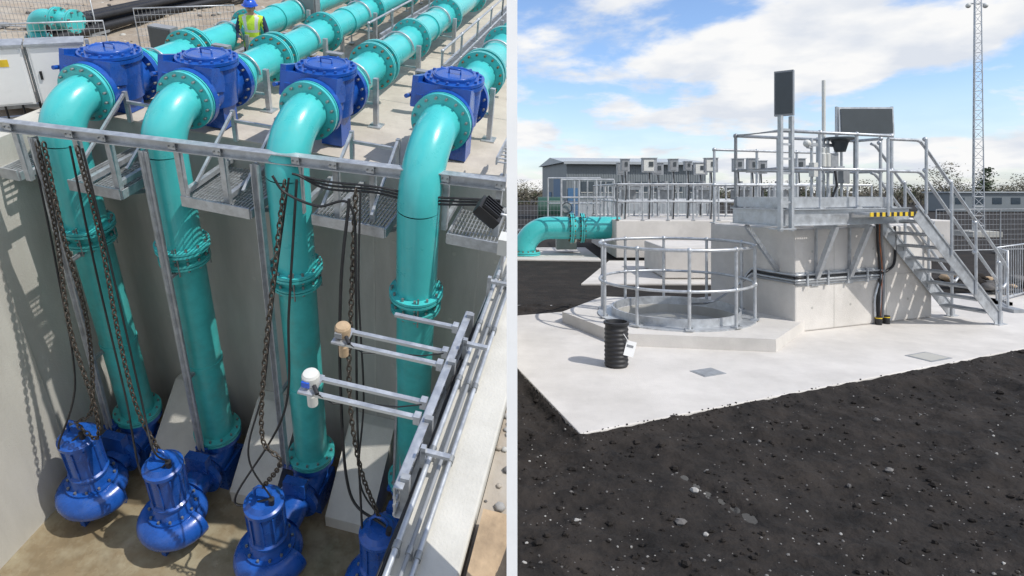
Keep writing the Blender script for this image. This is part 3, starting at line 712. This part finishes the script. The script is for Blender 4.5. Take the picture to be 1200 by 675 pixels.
o.lathe((1.85,.6,2.74),(0,0,1),[(0,0),(0,.08),(.14,.12),(.18,.14),(.2,.24),(.23,.24),(.24,0)],DGREY,20)
o.box((1.35,.64,2.45),(.14,.1,.22),WHT2); o.box((1.7,.62,2.6),(.16,.1,.22),GALVD); o.box((1.98,.64,2.35),(.14,.1,.22),MGREY)
o.sphere((1.2,.65,2.86),.06,WHT2); o.cyl((1.2,.65,2.8),(1.35,.7,2.8),.018,GALV)
for x in (1.5,1.6): o.lathe((x,.62,2.5),(0,0,1),[(0,0),(0,.05),(.2,.05),(.22,.03),(.3,.03),(.31,0)],WHT2,12)
o.tube([(1.7,.58,2.5),(1.72,.55,2.2),(1.6,.6,zd)],.018,BLACK)
o.finish()
o=B('conduit_run',DF)
for k,z in enumerate((.86,.82,.78,.74)):
    o.tube(catm([(-.3,1.55,.30),(.05,1.45,.33),(.42,1.30,.6),(.60,1.2,z),(.635,1.0,z),(.632,.45,z),(.66,.35,z),(.75,.342,z),(2.35,.342,z),(2.45,.342,z-.06),(2.30+k*.06,.34,.45),(2.30+k*.06,.34,.12)],3),.017,(GALV,BLACK,GALV,MGREY)[k],8)
o.box2((.66,.352,.70),(2.4,.366,.9),GALV)
for k in range(4): o.box((.85+k*.42,.335,.80),(.03,.05,.22),GALV)
for k,m_ in enumerate((BLACK,RED,MGREY)):
    x=2.40+k*.05; o.tube(catm([(x-.1,.3,1.6),(x-.05,.335,1.3),(x,.335,.9),(x-.02,.33,.5),(x-.04,.33,.1)],5),.009 if m_==RED else .018,m_,8)
o.tube(catm([(2.75,.34,1.55),(2.75,.34,1.0),(2.6,.34,.85),(2.4,.34,.8)],5),.02,BLACK,8)
for x in (2.34,2.52):
    o.cyl((x,.31,.0),(x,.31,.13),.05,BLACK,seg=14); o.cyl((x,.31,.10),(x,.31,.115),.053,YEL,seg=14)
o.finish()
o=B('ribbed_black_drum')
dx,dy=1.26,7.42
prof=[(0,.13)]
for k in range(9): prof+=[(.03+k*.052,.146),(.05+k*.052,.136)]
prof+=[(.50,.134),(.51,.155),(.535,.155),(.54,.13),(.50,.12),(.5,0)]
o.lathe((dx,dy,0),(0,0,1),prof,BLACK,28)
o.box((dx+.14,dy-.13,.24),(.12,.006,.18),WHITE,Matrix.Rotation(.25,3,'Y')); o.box((dx+.14,dy-.134,.27),(.08,.002,.03),MGREY,Matrix.Rotation(.25,3,'Y')); o.tube([(dx+.06,dy-.15,.42),(dx+.12,dy-.14,.33)],.004,WHITE,5)
o.finish()
for (x,y,w) in ((2.28,7.15,.32),(5.30,7.82,.42)):
    o=B('manhole_cover',Matrix.Translation((x,y,0))@Matrix.Rotation(.43,4,'Z'))
    o.box((0,0,.001),(w,w*.8,.008),GALVD); o.box((0,0,.005),(w*.86,w*.66,.006),CONC if w>.4 else GALVD); o.finish()
o=B('inlet_pipe')
o.tube([(.45,20.6,-.2),(.45,20.6,.05)]+arc((1.25,20.6,.05),(-1,0,0),(0,0,1),.85,0,math.pi/2,12)+[(2.2,20.6,.9),(3.6,20.6,.9)],.38,TEAL,28)
o.flange((2.0,20.6,.9),(1,0,0),.5,.05,TEAL,16,BOLTR,.03); o.flange((2.35,20.6,.9),(1,0,0),.5,.05,TEAL,16,BOLTR,.03); o.flange((.45,20.6,.05),(0,0,1),.5,.05,TEAL,16,BOLTR,.03)
o.finish()
o=B('concrete_pipe_gallery'); o.box2((3.3,19.5,.0),(14,25.5,1.2),CONCW); o.box2((3.7,14.9,.0),(8.5,17.2,.75),CONCW); o.finish(bevel=.03)
zg=1.2
rail('gallery_handrail',[(3.35,19.55,zg),(9.8,19.55,zg)],1.15,ID,.03,sp=.8,ball=False)
rail('gallery_handrail',[(3.35,22.2,zg),(13,22.2,zg)],1.15,ID,.03,sp=.9,ball=False)
rail('gallery_handrail',[(3.35,25.2,zg),(14,25.2,zg)],1.15,ID,.03,sp=1.,ball=False)
rail('gallery_handrail',[(3.35,19.55,zg),(3.35,25.2,zg)],1.15,ID,.03,sp=1.,ball=False)
rail('low_frame_rail',[(1.3,22.2,.7),(3.2,22.2,.7)],1.9,ID,.03,sp=.45,ball=False)
rail('low_frame_rail',[(1.6,19.9,1.3),(3.3,19.9,1.3)],1.2,ID,.03,sp=.5,ball=False)
for (x,y,w,h) in ((3.75,20.4,.28,.40),(4.55,20.4,.48,.46),(5.35,20.4,.30,.40),(6.0,21.0,.25,.3),(6.6,20.4,.42,.46),(7.5,20.4,.35,.42),(8.05,20.6,.35,.46),(8.9,22,.4,.45),(9.6,20.6,.4,.45),(4.2,23.5,.4,.45),(5.6,23.6,.4,.45),(7.2,23.5,.5,.45)):
    o=B('control_box')
    o.cyl((x,y+.05,zg),(x,y+.05,2.95),.035,GALV,seg=8); o.box((x,y,2.98),(w,.2,h),GALVD); o.box((x-w*.06,y-.105,2.98),(w*.7,.015,h*.8),WHT2 if w>.4 else MGREY); o.box((x,y,2.98+h/2+.015),(w+.04,.26,.02),GALV)
    o.box((x+w*.1,y-.12,3.02),(w*.3,.02,h*.35),DGREY); o.tube([(x,y-.05,2.98-h/2),(x+.03,y-.05,2.2),(x,y-.02,zg)],.02,BLACK,6); o.finish()
o=B('valve_actuator'); o.cyl((1.9,21.6,.6),(1.9,21.6,1.4),.1,MGREY); o.box((1.9,21.5,1.55),(.28,.25,.3),GALVD); o.ring((1.9,21.3,1.55),(0,1,0),.18,.02,DGREY,20); o.box((1.9,21.6,.35),(.7,.5,.5),CONC); o.finish()
for x in (4.3,5.7,7.1,8.5,9.9):
    o=B('equipment_frame')
    for sx in (-.35,.35):
        for sy in (-.5,.5): o.box((x+sx,22.9+sy,zg+.5),(.06,.06,1.0),GALV)
    for sy in (-.5,.5): o.box((x,22.9+sy,zg+1.02),(.8,.06,.06),GALV); o.box((x,22.9+sy,zg+.5),(.7,.05,.05),GALV)
    o.box((x,22.9,zg+1.06),(.8,1.1,.03),GALVD); o.box((x,22.9,zg+.75),(.5,.6,.45),GALVD); o.cyl((x,22.9,zg+1.08),(x,22.9,zg+1.3),.1,MGREY); o.finish()
bl=empty('industrial_building',Matrix.Translation((4.2,47.5,0))@Matrix.Rotation(math.radians(9),4,'Z'))
BFm=bl.matrix_world
def bp(name): return B(name,BFm,bl)
L_,W_,Hh=11.5,9,4.4
o=bp('walls'); o.box2((0,0,0),(L_,W_,Hh),CLAD)
for k in range(58): o.box2((k*.2,-.03,1.6),(k*.2+.06,-.002,Hh-.02),CLAD)
o.box2((-.02,-.02,0),(L_+.02,-.0,1.4),CLADL); o.finish()
o=bp('roof'); 
v=[(-.3,-.4,Hh),(L_+.3,-.4,Hh),(L_+.3,W_+.4,Hh),(-.3,W_+.4,Hh),(-.3,W_/2,Hh+.6),(L_+.3,W_/2,Hh+.6)]
v=[o.bm.verts.new(p) for p in v]
for f in ((0,1,5,4),(2,3,4,5),(0,4,3),(1,2,5),(0,3,2,1)): o.face([v[i] for i in f],CLADL)
o.box2((-.3,-.5,Hh-.15),(L_+.3,-.41,Hh+.06),CLADL); o.finish()
o=bp('windows_and_doors')
for k in range(7):
    o.box2((1.2+k*1.45,-.06,2.1),(2.2+k*1.45,-.035,2.9),GLASS); o.box2((1.15+k*1.45,-.055,2.05),(2.25+k*1.45,-.033,2.1),WHT2); o.box2((1.68+k*1.45,-.075,2.1),(1.72+k*1.45,-.062,2.9),WHT2)
o.box2((-.05,1.5,0),(-.004,4.2,3.2),CBLUE); o.box2((-.05,5.2,0),(-.004,6.2,2.1),CBLUE); o.box2((.1,-.07,0),(.9,-.035,2.4),CBLUE); o.finish()
o=B('green_tank'); o.cyl((1.6,38,1.0),(3.1,38,1.0),.8,GREEN,seg=20); o.box((2.35,38,.1),(1.6,1,.3),CONC); o.finish()
for (x,y,w,h,m_) in ((47,66,10,2.0,CLAD),(24,55,5,1.5,MGREY)):
    e=empty('site_cabin',Matrix.Translation((x,y,0))); o=B('walls',e.matrix_world,e); o.box2((0,0,0),(w,4,h),m_); o.finish()
    o=B('roof',e.matrix_world,e); o.box2((-.2,-.2,h),(w+.2,4.2,h+.15),CLADL); o.finish()
    o=B('windows',e.matrix_world,e)
    for k in range(int(w/2)): o.box2((.6+k*2,-.03,.8),(1.6+k*2,-.004,1.5),GLASS)
    o.finish()
o=B('lattice_mast'); mx,my=22.7,30.; Ht=12.2
leg=[(mx-.26,my-.15),(mx+.26,my-.15),(mx,my+.30)]
for a in leg: o.cyl((a[0],a[1],0),(mx+(a[0]-mx)*.55,my+(a[1]-my)*.55,Ht),.028,GALV,seg=6)
K=26
for k in range(K):
    z0,z1=Ht*k/K,Ht*(k+1)/K; s0,s1=1-.45*k/K,1-.45*(k+1)/K
    for i in range(3):
        a,b=leg[i],leg[(i+1)%3]
        A_=(mx+(a[0]-mx)*s0,my+(a[1]-my)*s0,z0); B_=(mx+(b[0]-mx)*s1,my+(b[1]-my)*s1,z1); C_=(mx+(b[0]-mx)*s0,my+(b[1]-my)*s0,z0)
        o.cyl(A_,B_,.012,GALV,seg=5,caps=False); o.cyl(A_,C_,.012,GALV,seg=5,caps=False)
o.box((mx,my,11.3),(.9,.05,.05),GALV); o.sphere((mx-.42,my,11.2),.12,WHT2); o.sphere((mx+.42,my,11.2),.12,WHT2); o.cyl((mx,my,Ht),(mx,my,Ht+1),.03,GALV)
o.box((mx,my,.05),(1.4,1.4,.3),CONC); o.finish()
for k in range(12):
    x=14.5+k*2.6; mesh_panel('mesh_fence_panel',(x,21+k*.5,0),(x+2.5,21.4+k*.5,0),1.5,ID,18,GALVD,.006,.022,8)
for k in range(5):
    x=.3+k*2.6; mesh_panel('mesh_fence_panel',(x,33,0),(x+2.5,33.2,0),1.6,ID,14,GALVD,.006,.022,6)
mesh_panel('crowd_barrier',(9.15,11.6,0),(10.6,12.6,0),1.05,ID,14,GALV,.009,.018,1)
mesh_panel('crowd_barrier',(8.8,10.9,0),(9.15,11.6,0),1.05,ID,6,GALV,.009,.018,1)
o=B('debris_heap')
for k in range(60):
    p=(9.6+random.random()*3,12.4+random.random()*1.5,.05+random.random()*.2); o.sphere(p,.08+random.random()*.14,random.choice([BLACK,STONE,SOIL,WOOD]),(1,1,.5),6,4)
o.finish()
def tree(o,x,y,h,w,leaf,dens=260,sz=(.05,.16)):
    o.cyl((x,y,0),(x,y,h*.45),.12,BARK,r2=.07,seg=6)
    for k in range(9):
        a=random.random()*6.28; z=h*random.uniform(.25,.5); o.cyl((x,y,z),(x+math.cos(a)*w*.5,y+math.sin(a)*w*.4,z+h*random.uniform(.2,.42)),.05,BARK,r2=.012,seg=5)
    cl=[(random.gauss(0,.28)*w,random.gauss(0,.2)*w,h*random.uniform(.38,.9)) for _ in range(9)]
    for k in range(dens):
        c=random.choice(cl); p=Vector((x+c[0]+random.gauss(0,.16)*w,y+c[1]+random.gauss(0,.16)*w,min(h*random.uniform(.93,1),c[2]+random.gauss(0,.1)*h)))
        s=random.uniform(*sz); n1=Vector((random.gauss(0,1),random.gauss(0,1),random.gauss(0,1))).normalized(); a_,b_,_=o.basis(n1)
        o.poly([p+a_*s,p+b_*s*.6,p-a_*s*.8,p-b_*s*.5],leaf)
o=B('distant_tree_line')
x=-4.
while x<125:
    tree(o,x,100+random.uniform(-8,12),random.uniform(2.8,4.4),random.uniform(3,5),random.choice([TWIG,TWIG,LEAF]),260,(.07,.22)); x+=random.uniform(.8,2.0)
o.finish()
o=B('evergreen_tree'); tree(o,56,73,5.0,2.0,LEAF,900,(.08,.2)); o.finish()
for (x,y,h) in ((50.5,72,5.6),(63,75,4.5)):
    o=B('bare_tree'); tree(o,x,y,h,3.6,TWIG,900); o.finish()
o=B('hedge_background')
for k in range(3600):
    p=Vector((random.uniform(-5,135),108+random.uniform(-2,2),random.uniform(-.2,2.2)+.9*noise.noise(Vector((k*.37,0,0))))); s=random.uniform(.15,.5)
    o.poly([p+Vector((-s,0,-s*.5)),p+Vector((s*.8,.2,-s*.4)),p+Vector((s*.3,0,s)),p+Vector((-s*.6,-.1,s*.5))],random.choice([TWIG,TWIG,LEAF,BARK]))
o.finish()
# ------------------------------------------------------------------ light & world
sd=Vector((.554,-.389,.734)).normalized()
sun=bpy.data.lights.new('sun','SUN'); sun.energy=3.5; sun.angle=math.radians(.53); sun.color=(1,.96,.90)
so=bpy.data.objects.new('sun',sun); COL.objects.link(so); so.rotation_euler=sd.to_track_quat('Z','Y').to_euler(); so.location=(20,-10,30)
w=bpy.data.worlds.new('World'); S.world=w; w.use_nodes=True; nt=w.node_tree; N=nt.nodes; L=nt.links
bg=N['Background']; bg.inputs[1].default_value=.11
sky=N.new('ShaderNodeTexSky'); sky.sky_type='NISHITA'; sky.sun_disc=False; sky.sun_elevation=math.asin(sd.z); sky.sun_rotation=math.atan2(sd.x,sd.y); sky.altitude=50; sky.air_density=1; sky.dust_density=.8
sk=N.new('ShaderNodeVectorMath'); sk.operation='MULTIPLY'; sk.inputs[1].default_value=(1.45,1.6,1.85); L.new(sky.outputs[0],sk.inputs[0])
tc=N.new('ShaderNodeTexCoord'); sp=N.new('ShaderNodeSeparateXYZ'); L.new(tc.outputs['Generated'],sp.inputs[0])
mz=N.new('ShaderNodeMath'); mz.operation='MAXIMUM'; mz.inputs[1].default_value=0; L.new(sp.outputs[2],mz.inputs[0])
ad=N.new('ShaderNodeMath'); ad.operation='ADD'; ad.inputs[1].default_value=.22; L.new(mz.outputs[0],ad.inputs[0])
dv=N.new('ShaderNodeVectorMath'); dv.operation='DIVIDE'; L.new(tc.outputs['Generated'],dv.inputs[0])
cb=N.new('ShaderNodeCombineXYZ'); L.new(ad.outputs[0],cb.inputs[0]); L.new(ad.outputs[0],cb.inputs[1]); cb.inputs[2].default_value=1; L.new(cb.outputs[0],dv.inputs[1])
n1=N.new('ShaderNodeTexNoise'); n1.inputs['Scale'].default_value=1.5; n1.inputs['Detail'].default_value=9; n1.inputs['Roughness'].default_value=.56; n1.inputs['Distortion'].default_value=.15
L.new(dv.outputs[0],n1.inputs['Vector'])
cr=N.new('ShaderNodeMapRange'); cr.inputs[1].default_value=.43; cr.inputs[2].default_value=.55; cr.interpolation_type='SMOOTHSTEP'; L.new(n1.outputs[0],cr.inputs[0])
hz=N.new('ShaderNodeMapRange'); hz.inputs[1].default_value=0; hz.inputs[2].default_value=.16; hz.inputs[3].default_value=.5; hz.inputs[4].default_value=0; L.new(sp.outputs[2],hz.inputs[0])
mxx=N.new('ShaderNodeMath'); mxx.operation='MAXIMUM'; L.new(cr.outputs[0],mxx.inputs[0]); L.new(hz.outputs[0],mxx.inputs[1])
n2=N.new('ShaderNodeTexNoise'); n2.inputs['Scale'].default_value=3.2; n2.inputs['Detail'].default_value=6; L.new(dv.outputs[0],n2.inputs['Vector'])
cc=N.new('ShaderNodeMix'); cc.data_type='RGBA'; cc.inputs['A'].default_value=(6.7,7.1,7.8,1); cc.inputs['B'].default_value=(8.8,8.8,8.8,1)
n2r=N.new('ShaderNodeMapRange'); n2r.inputs[1].default_value=.38; n2r.inputs[2].default_value=.58; L.new(n2.outputs[0],n2r.inputs[0]); L.new(n2r.outputs[0],cc.inputs['Factor'])
mx=N.new('ShaderNodeMix'); mx.data_type='RGBA'; L.new(mxx.outputs[0],mx.inputs['Factor']); L.new(sk.outputs[0],mx.inputs['A']); L.new(cc.outputs['Result'],mx.inputs['B']); L.new(mx.outputs['Result'],bg.inputs[0])
# ------------------------------------------------------------------ camera
cam=bpy.data.cameras.new('camera'); co=bpy.data.objects.new('camera',cam); COL.objects.link(co); S.camera=co
co.location=(0,0,2.1); co.rotation_euler=(math.radians(90),0,0)
cam.sensor_width=36; cam.lens=21.6; cam.shift_y=-.09375; cam.clip_start=.05; cam.clip_end=3000
